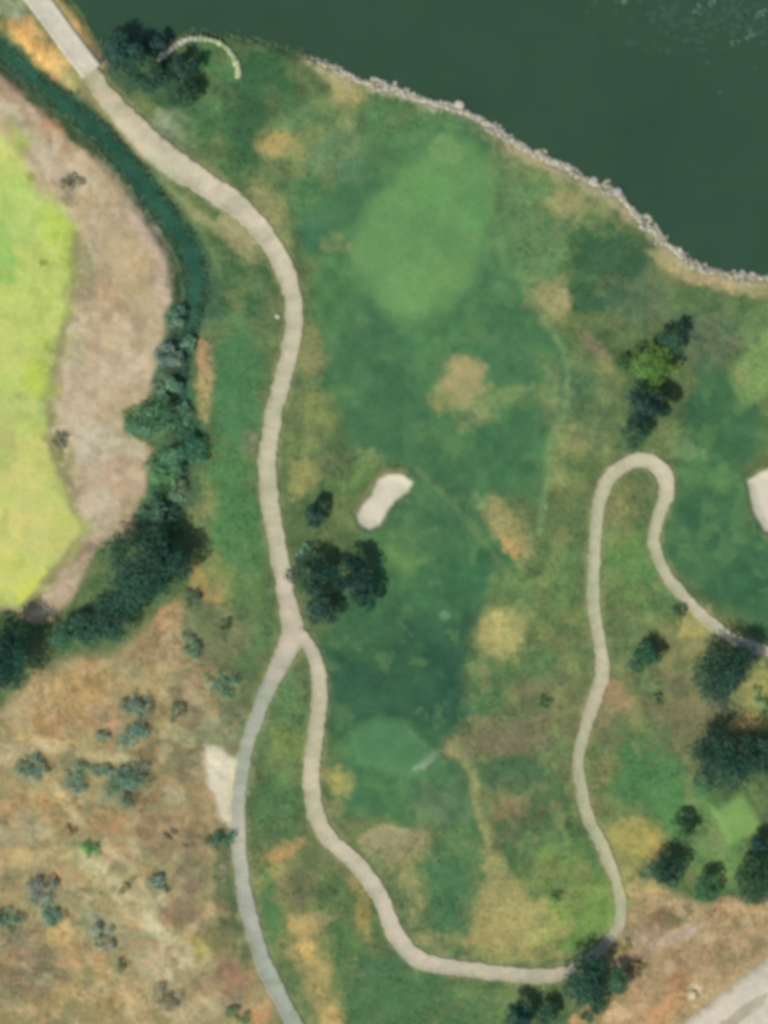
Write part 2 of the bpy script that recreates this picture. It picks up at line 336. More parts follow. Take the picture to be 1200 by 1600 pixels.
# --- turf in the middle
for e in [
 (600,575,140,90,0,(74,114,76)),(520,460,40,50,0,(78,120,76)),(700,540,90,50,0,(76,120,78)),(482,548,26,38,-15,(126,130,88)),(490,648,34,36,0,(118,132,82)),(474,742,28,32,0,(146,146,90)),(470,690,24,26,0,(120,134,84)),(520,724,34,26,0,(98,116,78)),(516,770,30,20,0,(100,126,78)),
 (580,716,24,14,35,(128,142,92)),(560,748,20,26,30,(104,132,78)),(726,598,34,42,12,(158,150,106)),(712,618,22,24,0,(160,154,104)),(744,652,32,24,-20,(124,136,92)),(805,622,70,20,-8,(114,140,88)),(690,620,24,24,0,(130,140,90)),(800,702,72,60,0,(74,118,76)),(700,720,70,40,0,(74,114,74)),
 (792,826,28,58,-32,(154,150,102)),(800,856,14,20,-30,(190,160,102)),(820,842,16,30,-20,(140,146,96)),(745,785,18,14,0,(120,144,98)),(640,860,52,44,0,(92,126,76)),(720,905,90,60,-20,(60,104,70)),(690,820,60,50,0,(72,110,74)),(600,990,110,60,0,(66,104,70)),(620,1060,110,66,0,(56,94,68)),(700,1090,50,70,0,(54,92,70)),
 (560,1080,40,40,0,(58,96,70)),(536,1045,20,14,0,(90,126,84)),(785,985,40,40,0,(172,166,108)),(790,990,22,20,0,(184,176,112)),(752,1040,30,24,0,(104,130,84)),(770,1100,40,40,0,(88,122,78)),(840,940,44,50,0,(104,128,78)),(800,920,36,30,0,(102,128,80)),(885,900,30,60,0,(94,126,78)),(880,1000,34,50,0,(114,124,80)),
 (695,963,10,7,0,(112,150,112),0.8),(840,1040,40,40,0,(84,116,74)),(800,1050,30,24,0,(96,124,78)),(862,1100,60,54,0,(112,120,82)),(800,1155,86,36,0,(118,116,88)),(716,1168,24,20,0,(138,126,96)),(802,1212,66,32,0,(76,108,76)),(804,1262,34,24,0,(134,120,90)),(815,1322,54,44,0,(82,112,74)),(860,1260,40,50,0,(84,112,74)),
 (860,1170,40,30,0,(94,118,78)),(880,1310,34,40,0,(84,116,74)),(672,1190,20,10,-38,(138,160,130)),(616,1242,74,36,0,(76,117,76)),(690,1254,66,40,0,(98,122,86)),(612,1312,50,18,0,(154,146,112)),(640,1322,30,14,-20,(150,140,110)),(590,1340,26,12,30,(146,146,104)),
 (644,1386,18,64,-4,(142,142,98)),(706,1392,46,78,0,(76,116,78)),(800,1436,66,56,0,(166,156,102)),(778,1384,22,60,-12,(150,148,98)),(820,1430,36,40,-30,(184,174,118)),(760,1466,60,20,0,(164,152,96)),(690,1480,40,12,10,(108,130,84)),(675,1466,20,12,0,(150,146,98)),(724,1330,30,40,0,(90,122,78)),
 (960,1092,24,34,10,(160,138,102)),(950,1195,28,34,0,(148,142,92)),(945,1130,20,20,0,(136,128,90)),(920,1185,20,40,0,(104,120,74)),(990,1030,40,30,0,(96,118,80)),(1060,1010,50,30,20,(132,132,88)),(1075,1100,70,56,0,(116,118,86)),(1120,1130,40,20,0,(110,112,84)),(1090,965,34,24,30,(152,152,98)),(1080,985,20,14,0,(170,160,96)),
 (1178,1095,26,40,0,(154,152,98)),(1172,1130,30,14,0,(190,164,108)),(1190,1060,20,30,0,(160,160,96)),(1000,1160,50,40,0,(98,122,80)),(1010,1215,66,50,0,(80,124,78)),(1060,1260,66,50,0,(82,130,78)),(985,1308,44,34,20,(164,156,92)),(1020,1320,20,28,-20,(172,152,84)),(975,1350,24,40,0,(158,156,96)),(960,1270,30,30,0,(112,130,78)),(1000,1390,40,20,0,(186,168,116)),
 (1120,1350,60,40,0,(96,134,80)),(1100,1330,30,40,30,(106,142,86)),(1060,1330,30,24,0,(84,126,78)),(900,1370,66,50,0,(108,136,76)),(850,1380,40,30,-30,(104,128,76)),(930,1428,54,40,0,(116,148,78)),(850,1450,50,30,0,(158,162,98)),(905,1470,50,16,-10,(110,142,78)),(820,1490,80,14,0,(150,148,96)),(880,1420,40,20,0,(128,146,82)),
 (985,780,26,34,0,(112,120,78)),(965,800,14,30,0,(132,134,90)),(985,870,36,46,0,(108,142,82)),(1000,920,40,30,0,(98,134,80)),(975,840,20,20,0,(130,128,82)),(965,960,26,50,0,(92,112,72)),(1000,985,34,20,-20,(118,134,88)),(1050,930,20,24,0,(100,128,80)),(1130,860,90,80,30,(64,106,72)),(1080,860,24,60,-35,(82,120,78)),
 ]: E(*e)
# --- bottom middle and the strip beside the creek
for e in [
 (600,1560,120,60,0,(78,114,76)),(540,1500,30,60,-20,(84,122,74)),(570,1530,30,30,0,(70,108,76)),(660,1560,60,40,0,(80,118,74)),(760,1570,60,30,0,(98,128,80)),(820,1560,40,26,0,(110,132,86)),(720,1585,30,22,0,(74,108,74)),(430,1250,38,46,0,(82,118,78)),(440,1300,30,24,0,(92,118,78)),(442,1330,34,12,-28,(180,148,98)),(424,1368,30,12,-40,(150,152,96)),
 (462,1392,44,34,0,(118,118,84)),(500,1436,34,14,-15,(152,144,106)),(512,1400,30,34,0,(102,122,78)),(570,1424,14,40,-8,(158,142,86)),(545,1370,30,12,40,(138,130,92)),(420,1420,14,60,-4,(80,122,76)),(438,1450,12,40,-20,(88,126,78)),(452,1168,30,44,0,(122,138,82)),(462,1120,26,26,0,(98,126,82)),(528,1222,22,24,0,(158,152,92)),(520,1260,16,18,0,(128,132,88)),(448,1080,20,34,20,(84,120,80)),
 (368,600,46,110,0,(78,122,80)),(362,790,44,110,0,(82,126,78)),(400,470,20,40,0,(66,106,72)),(372,430,46,40,0,(78,112,72)),(372,362,34,20,25,(162,156,118)),(345,312,24,12,30,(168,162,148)),(390,392,28,20,30,(140,140,98)),(318,560,14,34,4,(166,138,104)),(318,610,15,44,0,(170,156,106)),(314,645,16,20,0,(160,150,104)),
 (335,495,40,16,-15,(92,122,82)),(330,806,14,44,0,(132,136,92)),(290,770,22,30,0,(88,106,82)),(330,925,34,24,20,(168,146,98)),(308,895,14,26,-20,(172,148,92)),(345,900,24,30,0,(128,138,86)),(385,930,34,36,0,(96,124,78)),(400,860,20,60,0,(92,128,78)),(390,690,14,20,0,(146,140,110)),(390,1010,34,46,0,(90,116,78)),(420,980,22,36,0,(94,124,80)),
 (268,190,30,22,30,(158,164,132)),(290,215,20,16,30,(132,146,104)),
 ]: E(*e)
DARKF = [(556,985),(620,962),(700,968),(752,950),(738,1010),(716,1080),(692,1152),(640,1122),(590,1114),(540,1150),(522,1120),(524,1050)]
area(poly_sdf(DARKF, sw_x, sw_y)+24*fbm(PX/30, PY/30, 48), (50, 88, 66), 20, 0.95)
E(640,1050,50,30,0,(60,98,70),0.7); E(580,1000,50,30,0,(66,104,70),0.7)
for e in [(268,600,34,100,0,(72,104,80)),(290,690,34,70,0,(66,106,76)),(255,780,36,60,0,(74,110,78)),(310,470,40,50,0,(64,102,80)),(225,105,85,50,15,(60,92,64)),(270,140,40,30,0,(68,100,68)),(275,560,20,60,0,(78,100,86)),(832,385,56,90,0,(104,136,88)),(790,290,40,60,0,(106,134,88)),(20,92,40,14,40,(84,112,74)),(70,150,60,10,42,(92,116,84)),(190,290,70,8,48,(110,124,92))]: E(*e)
L([(848,498),(882,545),(890,585),(884,640),(860,700),(852,760),(842,830)], 8, (122, 152, 100), 0.6)
L([(708,1170),(738,1205),(746,1262),(768,1320),(795,1372)], 11, (146, 148, 98), 0.85)
L([(650,735),(720,800),(780,880),(880,990),(930,1060)], 8, (116, 134, 88), 0.45)
L([(545,398),(600,330),(690,240)], 8, (82, 126, 70), 0.4)
L([(470,1450),(492,1510),(528,1620)], 36, (178, 158, 104), 0.95)
L([(478,1470),(500,1540),(530,1620)], 16, (192, 166, 104), 0.7)
L([(1010,1475),(1060,1450),(1120,1430),(1200,1420)], 16, (188, 172, 140), 0.7)
# causeway verge and its dry grass
for e in [(15,15,46,26,30,(166,168,134)),(42,52,34,24,40,(218,172,108)),(70,82,30,22,50,(214,172,104)),(92,105,34,24,40,(208,178,116)),(76,124,18,14,40,(160,122,98)),(115,120,26,14,40,(150,150,104)),(4,40,14,18,0,(120,120,72))]: E(*e)
L([(-30,-130),(85,0),(118,42),(156,96)], 15, (208, 168, 112), 0.95)
L([(130,60),(158,98)], 9, (176,132,104), 0.8)
L([(128,136),(170,190),(216,248)], 13, (138, 120, 88), 0.8)
L([(205,215),(222,236)], 9, (186,150,126), 0.8)
L([(250,290),(330,350),(390,400)], 12, (150,150,108), 0.7)
# bare bank and meadow
area(sd_bank, (186, 168, 133), 8)
for e in [(20,150,60,14,40,(176,150,126)),(90,210,40,14,40,(186,150,116)),(125,245,40,14,40,(182,160,124)),(60,240,26,20,50,(196,184,154)),(25,190,20,14,40,(170,168,128)),(110,288,16,20,0,(104,98,80)),(112,312,14,12,0,(130,124,100)),(150,320,40,30,0,(186,166,130)),(225,350,24,60,-15,(198,176,152)),(200,420,30,60,0,(188,168,128)),(255,430,14,60,0,(200,178,156)),
          (165,450,18,26,0,(188,158,122)),(185,480,14,22,-30,(168,148,112)),(150,560,50,50,0,(192,172,138)),(215,560,30,50,0,(196,178,146)),(130,640,40,50,0,(194,174,140)),(150,700,40,40,0,(188,180,154)),(190,745,40,40,0,(192,168,138)),(210,700,24,14,30,(194,182,150)),(160,800,30,40,0,(190,176,148)),(92,686,14,26,0,(112,102,84)),(115,770,12,26,-15,(140,126,100)),(135,430,14,60,0,(150,146,112)),(118,560,14,40,10,(176,166,132)),
          (80,930,40,16,-35,(196,178,148)),(110,895,36,10,-45,(180,160,132)),(135,862,24,9,-40,(134,120,104)),(60,962,30,10,0,(190,160,130))]: E(*e)
area(sd_meadow+20*fbm(PX/24, PY/24, 49, 3)+16*fbm(PX/8, PY/8, 75, 2), (184, 200, 108), 12)
for e in [(20,340,50,60,30,(180,202,112)),(90,350,30,30,0,(176,200,88)),(40,420,70,50,0,(190,204,112)),(110,400,12,40,0,(164,180,80)),(30,520,70,50,0,(188,200,110)),(60,600,26,60,0,(178,196,84)),(30,640,50,30,0,(176,192,112)),(50,740,50,60,0,(198,196,116)),(40,830,70,60,0,(200,198,118)),(20,900,40,40,0,(198,204,104)),(45,915,30,20,-35,(206,212,96)),(100,840,30,30,0,(188,190,104)),
          (68,410,9,8,0,(128,144,66)),(75,545,10,8,0,(160,170,80)),(35,620,12,9,0,(156,170,88)),(30,230,20,30,0,(170,180,100)),(50,275,10,8,0,(140,150,80)),(5,400,20,50,0,(150,190,100)),(100,725,16,20,0,(150,160,96)),(5,700,24,40,0,(180,184,112))]: E(*e)
L([(120,368),(118,420),(100,520),(78,610),(80,690),(112,782),(138,830),(85,900),(45,945)], 15, (142,140,94), 0.8)
# dry field
for e in [(130,1075,64,40,-20,(190,154,104)),(90,1125,64,40,-15,(184,148,104)),(60,1080,40,30,-30,(190,158,110)),(170,1120,40,30,0,(176,146,112)),(240,1012,54,32,-25,(146,126,96)),(265,965,26,16,-40,(188,152,112)),(272,990,20,30,0,(182,148,112)),(335,1000,54,44,0,(118,122,88)),(300,1050,40,30,0,(150,130,98)),(365,1090,32,54,0,(98,116,82)),(300,1110,44,30,0,(146,128,98)),
          (30,1170,60,14,-5,(192,176,138)),(70,1160,40,10,10,(204,178,124)),(175,1135,12,8,0,(216,160,130)),(280,1150,26,16,0,(160,156,116)),(340,1140,30,26,0,(140,146,106)),(250,1180,50,20,0,(142,124,92)),(300,1190,30,22,0,(132,124,92)),(60,1260,60,36,0,(186,152,106)),(30,1300,40,40,0,(170,156,124)),(110,1270,40,30,30,(178,148,108)),(160,1280,40,26,0,(170,134,96)),(30,1340,50,16,0,(198,168,118)),
          (230,1240,40,26,0,(144,124,92)),(275,1240,24,14,0,(166,160,128)),(250,1300,50,40,0,(166,136,104)),(300,1320,50,40,0,(150,130,98)),(320,1250,30,50,0,(172,146,104)),(120,1350,60,20,30,(180,156,110)),(150,1380,50,30,20,(172,158,112)),(95,1370,26,18,0,(190,148,108)),(190,1340,40,20,0,(190,158,122)),(230,1420,40,24,0,(190,172,128)),(260,1410,30,16,-20,(188,178,142)),(290,1390,30,36,0,(134,118,94)),(285,1430,40,26,0,(142,122,96)),
          (315,1440,34,8,-40,(186,162,128)),(330,1470,34,22,0,(122,118,80)),(300,1490,30,22,0,(170,160,96)),(250,1500,50,34,0,(186,170,138)),(220,1460,40,30,0,(168,150,116)),(60,1470,70,40,0,(138,122,98)),(50,1530,70,50,0,(142,124,96)),(100,1460,40,20,-20,(200,166,114)),(130,1500,40,24,30,(186,152,108)),(150,1560,70,44,0,(178,154,108)),(70,1530,14,10,0,(186,172,136)),(172,1565,18,24,0,(150,128,88)),(210,1560,24,44,-30,(196,168,124)),
          (300,1540,44,30,0,(164,144,108)),(350,1550,40,34,0,(172,148,118)),(370,1530,26,40,-30,(156,124,100)),(310,1580,44,24,0,(176,158,124)),(400,1590,26,30,0,(184,142,100)),(375,1480,16,40,-15,(110,116,80)),(352,1380,16,90,0,(98,108,76)),(370,1420,14,60,-10,(90,112,76)),(150,1440,30,18,30,(150,148,118)),(20,1580,60,30,0,(168,144,102)),(405,1490,12,60,-20,(120,104,76))]: E(*e)
L([(125,1335),(165,1375),(205,1412),(250,1460),(290,1500)], 22, (200, 186, 146), 1.0); L([(10,1172),(60,1162),(120,1178),(200,1185)], 10, (198,178,138), 0.8); L([(60,1190),(95,1245),(130,1290)], 9, (206,180,134), 0.8); L([(0,1345),(60,1335),(125,1335)], 12, (196,170,122), 0.8)
L([(160,1320),(200,1350),(230,1400)], 9, (198,180,138), 0.7)
L([(90,1240),(125,1280)], 9, (214,184,136), 0.8)
tone = fbm(PX/55, PY/55, 64, 5)*smooth(-2, 12, sd_green)*smooth(-5, 15, sd_bank)
turf = smooth(-10, 20, sd_dry)
A = A*np.stack([1+turf*0.60*tone, 1+turf*0.34*tone, 1+turf*0.25*tone], -1)
tone = fbm(PX/24, PY/24, 65, 4)*smooth(-2, 12, sd_green)*smooth(-5, 15, sd_bank)
A = A*np.stack([1+0.85*turf*tone, 1+0.6*turf*tone, 1+0.45*turf*tone], -1)
bk = smooth(6, -8, sd_bank)*smooth(-4, 10, sd_meadow)
tb = fbm(PX/30, PY/30, 68, 5)*bk; tb2 = fbm(PX/14, PY/14, 69, 4)*bk
A = A*np.stack([1+0.45*tb+0.2*tb2, 1+0.42*tb+0.25*tb2, 1+0.55*tb+0.4*tb2], -1)
mw = smooth(4, -8, sd_meadow); tm = fbm(PX/34, PY/34, 71, 5)*mw
A = A*np.stack([1+0.32*tm, 1+0.10*tm, 1+0.25*tm], -1)
mott = 1+0.42*(fbm(PX/26, PY/26, 60, 4))*smooth(20, -20, sd_dry)+0.18*fbm(PX/40, PY/40, 61, 4)
mott2 = 1+0.34*(fbm(PX/20, PY/20, 63, 4))*smooth(20, -20, sd_dry)
dm = smooth(20, -20, sd_dry); g1 = fbm(PX/48, PY/48, 66, 4)*dm; g2 = fbm((PX+PY)/60, (PX-PY)/22, 67, 4)*dm
A = A*np.stack([mott*(1+0.22*g1+0.1*g2)*(1-0.02*dm), (mott*0.6+0.4*mott2)*(1+0.10*g1+0.25*g2)*(1+0.05*dm), (mott*0.5+mott2*0.4+0.1)*(1+0.35*g2)*(1-0.0*dm)], -1)
# small straw tufts, bare spots and greener clumps with edges of their own
def blot(mask, f, seed, lo, hi, c, a):
    n_ = fbm(PX/f, PY/f, seed, 5)+0.35*fbm(PX/90, PY/90, seed+1, 2)
    put(a*mask*smooth(lo, hi+0.05, n_), c)
rough_m = (0.35+0.35*smooth(480, 700, PX)*smooth(700, 900, PY))*smooth(0, 14, sd_fair)*smooth(0, 14, sd_fair2)*smooth(0, 10, sd_bank)*smooth(0, 14, sd_dry)*smooth(2, 10, sd_tee2)
mown_m = np.maximum(smooth(4, -12, sd_fair), smooth(4, -12, sd_fair2))*smooth(-2, 10, sd_green)*smooth(0, 8, sd_tee)
dry_m = 0.7*smooth(6, -10, sd_dry)
blot(rough_m, 30, 201, 0.09, 0.17, (146, 144, 98), 0.55)
blot(rough_m, 22, 203, 0.12, 0.18, (124, 112, 84), 0.5)
blot(rough_m, 26, 205, 0.10, 0.18, (74, 108, 70), 0.6)
blot(rough_m, 18, 207, 0.12, 0.20, (132, 152, 94), 0.5)
blot(mown_m, 34, 209, 0.08, 0.20, (64, 102, 70), 0.55)
blot(mown_m, 28, 211, 0.10, 0.20, (96, 130, 82), 0.5)
blot(dry_m, 24, 213, 0.09, 0.16, (196, 178, 138), 0.6)
blot(dry_m, 20, 215, 0.10, 0.16, (122, 106, 78), 0.6)
blot(dry_m, 26, 217, 0.11, 0.18, (116, 122, 92), 0.6)
blot(dry_m, 15, 219, 0.13, 0.19, (188, 146, 104), 0.5)
blot(bk, 22, 221, 0.09, 0.16, (160, 142, 112), 0.5)
blot(bk, 18, 223, 0.10, 0.17, (204, 190, 160), 0.6)
blot(mw, 26, 225, 0.11, 0.18, (160, 176, 88), 0.4)
blot(mw, 34, 227, 0.09, 0.17, (202, 204, 126), 0.4)
for e in [(372,362,38,18,38,(166,160,120)),(345,318,26,12,32,(174,168,150)),(726,598,30,38,12,(158,150,106)),(795,828,24,52,-32,(156,150,102)),(800,856,12,16,-30,(188,160,104)),(785,985,36,36,0,(172,166,108)),(800,1436,60,46,0,(168,158,104)),(778,1384,18,50,-12,(152,148,98)),(985,1308,40,30,20,(164,156,92)),(612,1312,46,16,0,(154,146,112)),(318,560,11,30,4,(168,138,104)),(316,612,12,40,0,(168,154,106)),(545,142,28,22,0,(166,158,108)),(520,112,36,16,38,(172,164,118)),(430,222,26,18,-10,(164,150,98)),
          (1052,412,38,15,32,(170,158,114)),(960,1092,20,28,10,(160,138,102)),(858,466,28,30,0,(146,146,102)),(1090,965,28,18,30,(152,152,98)),(474,742,24,28,0,(146,146,92)),(482,548,20,30,-15,(126,130,88)),(1190,575,36,60,20,(120,150,90)),(300,180,30,60,-30,(72,106,70)),(370,620,34,110,0,(78,122,80)),(362,800,34,90,0,(82,126,78)),(1010,1225,60,44,0,(80,124,78)),(706,1392,40,66,0,(76,116,78)),(600,1560,100,46,0,(78,114,76)),(930,1428,46,34,0,(114,146,78)),(985,870,30,40,0,(106,140,82)),
          (960,400,54,36,15,(62,96,68)),(415,108,40,26,0,(60,100,66)),(385,180,34,50,20,(62,98,66)),(802,1212,54,26,0,(78,108,76)),(800,1155,70,26,0,(118,114,88))]: E(*e, 0.7) if len(e) == 6 else E(*e)
# green margins of the creek
L([(-20,82),(40,138),(96,182),(150,228),(198,282),(238,344),(266,398),(274,450),(268,500)], 13, (88,110,82), 0.8)
L([(0,58),(40,96),(85,138),(132,168),(178,214),(224,268),(268,326),(310,378),(334,430),(332,486)], 15, (66,98,72), 0.85)
# dry corner by the wide road
CORNER = [(966,1440),(1000,1398),(1050,1396),(1100,1412),(1160,1402),(1260,1380),(2000,700),(2300,900),(1100,1900),(700,2300),(850,1660),(900,1590),(940,1540),(960,1490)]
sd_corner = poly_sdf(CORNER, wx, wy)
area(sd_corner, (182, 158, 118), 10)
for e in [(1030,1438,50,17,-22,(138,120,86)),(1070,1425,30,14,-20,(124,128,94)),(1085,1492,76,28,-32,(162,138,104)),(1010,1470,34,22,-30,(166,146,120)),(1060,1458,50,10,-25,(184,166,144)),(1160,1425,44,18,0,(192,158,110)),(1130,1415,20,16,0,(176,142,110)),(1140,1450,60,14,-25,(198,174,132)),(1060,1540,26,26,-35,(172,136,98)),(1030,1580,40,20,-30,(196,152,106)),(995,1510,12,20,0,(122,104,86)),(1000,1560,30,20,0,(180,150,116)),
          (960,1560,30,20,0,(160,140,92)),(950,1500,16,10,0,(170,150,110)),(930,1590,40,14,0,(204,166,108)),(1150,1500,50,12,-35,(172,150,114)),(1082,1552,14,9,-35,(226,208,168))]: E(*e)
cm_ = smooth(6, -10, sd_corner)
blot(cm_, 24, 231, 0.08, 0.16, (150, 130, 96), 0.55); blot(cm_, 20, 233, 0.10, 0.17, (200, 178, 138), 0.6); blot(cm_, 22, 235, 0.13, 0.18, (128, 124, 88), 0.5)
# pale shore, sandy pad and greens
L([p for p in SHORE[9:]]+[(1300,430),(1600,382)], 17, (198, 192, 164), 1.0)
L([(480,88),(560,124),(600,136)], 10, (190,180,140), 0.7)
L([(780,210),(830,242),(930,294),(1000,345),(1060,398),(1140,436),(1260,438)], 17, (182,168,132), 0.6)
area(poly_sdf(PAD, wx, wy)+12*fbm(PX/16, PY/16, 74), (220, 211, 182), 7)
area(sd_green+12*fbm(PX/25, PY/25, 47), (101, 142, 88), 19, 0.92); area(sd_tee+10*fbm(PX/14, PY/14, 73), (80, 123, 82), 8); area(sd_tee2+10*fbm(PX/14, PY/14, 72), (122, 156, 90), 8)
for e in [(700,235,30,18,30,(120,152,96)),(660,300,50,40,0,(104,152,90)),(640,450,50,40,0,(112,156,96)),(740,330,24,40,0,(98,148,90)),(700,430,40,30,0,(106,146,86)),(664,1192,26,9,-38,(146,166,138)),(600,1160,30,24,0,(78,126,86))]: E(*e, 0.6)
L([(640,1142),(694,1192)], 5, (112,146,110), 0.45)
area(sd_bunk, (212, 205, 180), 3.5)
L([(556,800),(586,748),(606,736),(636,738)], 5, (150,132,100), 0.5)
# worn shoulders of the paths
m_ = 0.55*smooth(9, 1, sd_path)*(0.5+fbm(PX/22, PY/22, 70)*2.2).clip(0, 1)
put(m_, (150, 146, 108))
tf = (smooth(-4, 10, sd_dry)*smooth(-4, 10, sd_bank)*smooth(-4, 10, sd_corner)*smooth(2, 8, sd_bunk))[..., None]
A = A*(1+tf*np.array([0.05, 0.05, 0.01]))
A = np.clip(A, 0.006, 0.9)

# ------------------------------------------------------------------ ground sheet, split into its regions
cx = (PX[:-1, :-1]+PX[1:, 1:])/2
def fc(a): return (a[:-1, :-1]+a[1:, 1:]+a[:-1, 1:]+a[1:, :-1])/4
reg = np.zeros(cx.shape, int)
reg[fc(sd_fair) < 0] = 1; reg[fc(sd_fair2) < 0] = 2
reg[fc(sd_dry) < 0] = 3; reg[fc(sd_corner) < 0] = 4
reg[fc(sd_bank) < 0] = 5; reg[fc(sd_meadow) < 0] = 6
reg[fc(sd_green) < 0] = 7; reg[fc(sd_tee) < 0] = 8; reg[fc(sd_tee2) < 0] = 9
reg[fc(sd_b1) < 0] = 10; reg[fc(sd_b2) < 0] = 11
reg[fc(poly_sdf(PAD, wx, wy)) < 0] = 12
gX, gY = W(PX, PY)
VG = np.stack([gX, gY, H], -1).reshape(-1, 3); CG = A.reshape(-1, 3)
idx = np.arange(PX.size).reshape(PX.shape)
FQ = np.stack([idx[:-1, :-1], idx[1:, :-1], idx[1:, 1:], idx[:-1, 1:]], -1).reshape(-1, 4)
def sub(mask, V, C, name, mat):
    F = FQ[mask.ravel()]; u, inv = np.unique(F, return_inverse=True)
    return mesh_np(name, V[u], inv.reshape(-1, 4), C[u] if C is not None else None, (mat,))
NAMES = [('ground', M_rough), ('fairway', M_mown), ('fairway', M_mown), ('dry_field', M_dry), ('dry_verge', M_dry), ('bare_bank', M_bank), ('meadow', M_meadow),
         ('putting_green', M_mown), ('tee_ground', M_mown), ('tee_ground', M_mown), ('bunker', M_sand), ('bunker', M_sand), ('sandy_clearing', M_bank)]
for k, (nm, mt) in enumerate(NAMES):
    if (reg == k).any(): link(nm, sub(reg == k, VG, CG, nm, mt), kind='structure')

VW = VG.copy(); VW[:, 2] = LAKE_Z
link('lake', sub(fc(sd_lake) < 12, VW, None, 'lake', M_lake), kind='structure')
VW = VG.copy(); VW[:, 2] = CREEK_Z
link('creek', sub((fc(sd_creek) < 10) & (fc(sd_lake) > 5), VW, None, 'creek', M_creek), kind='structure')

# ------------------------------------------------------------------ paths and roads
def ribbon(P, lift, thick, jit, seed, step, cols, wear):
    step = step*0.5
    Q = spline(P, step); n = len(Q)
    T = np.gradient(Q[:, :2], axis=0); T /= np.hypot(T[:, 0], T[:, 1])[:, None]+1e-9
    N = np.stack([-T[:, 1], T[:, 0]], 1)
    s = np.arange(n)*step
    us = [-1.0, -0.985, -0.76, -0.3, 0.3, 0.76, 0.985, 1.0]
    V = []; K = []
    cs = np.stack([np.interp(Q[:, 3], np.arange(len(cols)), [lin(c)[q] for c in cols]) for q in range(3)], 1)
    eL = jit*(fbm(s/26, s*0+3, seed, 3)*1.6+fbm(s/7, s*0+5, seed+1, 3)*1.5); eR = jit*(fbm(s/26, s*0+9, seed+3, 3)*1.6+fbm(s/7, s*0+11, seed+4, 3)*1.5)
    crown = [-thick, 0, 0.012, 0.02, 0.02, 0.012, 0, -thick]
    for u, c in zip(us, crown):
        off = u*Q[:, 2]/2+np.where(u < 0, -eL*abs(u), eR*abs(u))
        px = Q[:, 0]+N[:, 0]*off; py = Q[:, 1]+N[:, 1]*off
        x, y = W(px, py); V.append(np.stack([x, y, hz(px, py)+lift+0.12+c], 1))
        wm = wear*(1 if abs(u) > 0.9 else 0.25 if abs(u) > 0.5 else 0)*np.clip(1+1.5*fbm(px/14, py/14, seed+20), 0.2, 1.4)
        wm = np.clip(wm, 0, 0.9)[:, None]; mo = (1+0.42*fbm(px/13+u*0.7, py/13, seed+30, 4))[:, None]; K.append(cs*mo*(1-wm)+samp(A, px+N[:, 0]*u*6, py+N[:, 1]*u*6)*wm)
    V = np.stack(V, 1).reshape(-1, 3); K = np.stack(K, 1).reshape(-1, 3); k = len(us)
    ii = np.arange(n-1)[:, None]*k+np.arange(k-1)[None]
    F = np.stack([ii, ii+k, ii+k+1, ii+1], -1).reshape(-1, 4)
    return V, F, K
def road(name, P, mat, lift=0.06, thick=0.25, jit=1.5, seed=0, step=4, cols=((196, 189, 163),), wear=0.6):
    P = [(*p, i/max(1, len(P)-1)*(len(cols)-1)) for i, p in enumerate(P)]
    V, F, K = ribbon(P, lift, thick, jit, seed, step, cols, wear)
    me = mesh_np(name, V, F, K, (mat,))
    return link(name, me, kind='structure')
G1 = (198, 190, 164); G2 = (166, 174, 156); G3 = (186, 183, 150)
road('cart_path', MAIN, M_path, 0.05, 0.25, 3.0, 1, cols=((190, 180, 150), (202, 194, 168), (204, 196, 170), (196, 190, 164), (194, 190, 160), (200, 192, 166), (196, 186, 166)))
road('cart_path', LEFT, M_path, 0.042, 0.25, 3.0, 2, cols=((196, 186, 166), (176, 178, 160), (164, 172, 152), (184, 184, 164), (176, 177, 162), (166, 172, 154), (168, 173, 156), (170, 174, 156)))
road('cart_path', RIGHT, M_path, 0.058, 0.25, 3.0, 3, cols=((196, 186, 166), (198, 190, 162), (196, 188, 158), (200, 192, 170), (202, 192, 170), (196, 188, 164), (176, 168, 150), (180, 180, 146), (182, 182, 148), (190, 184, 156), (180, 184, 150), (188, 186, 156), (204, 196, 170), (186, 186, 152), (190, 186, 160), (186, 184, 160)))
road('concrete_causeway', CONC, M_conc, 0.12, 0.4, 0.4, 4, cols=((212, 203, 186), (213, 205, 187)), wear=0.1)
road('road', ROADC, M_road, 0.08, 0.3, 3.5, 5, 8, cols=((208, 201, 182), (210, 204, 184)), wear=0.3)
road('road_wheel_track', [(1020,1700,15),(1120,1614,16),(1150,1592,17),(1180,1568,15),(1200,1552,4)], M_road, 0.112, 0.01, 3.5, 8, cols=((184, 174, 150), (186, 178, 154)), wear=0)

# ------------------------------------------------------------------ trees and shrubs
def tube(pts, rad, sides=7):
    pts = np.asarray(pts, float); V = []; F = []
    for i, p in enumerate(pts):
        t = pts[min(i+1, len(pts)-1)]-pts[max(i-1, 0)]; t /= np.linalg.norm(t)+1e-9
        a = np.cross(t, (0.3, 0.9, 0.2)); a /= np.linalg.norm(a)+1e-9; b_ = np.cross(t, a)
        for k in range(sides):
            w = 2*math.pi*k/sides; V.append(p+rad[i]*(a*math.cos(w)+b_*math.sin(w)))
    for i in range(len(pts)-1):
        for k in range(sides):
            F.append((i*sides+k, i*sides+(k+1) % sides, (i+1)*sides+(k+1) % sides, (i+1)*sides+k))
    return np.array(V), np.array(F)

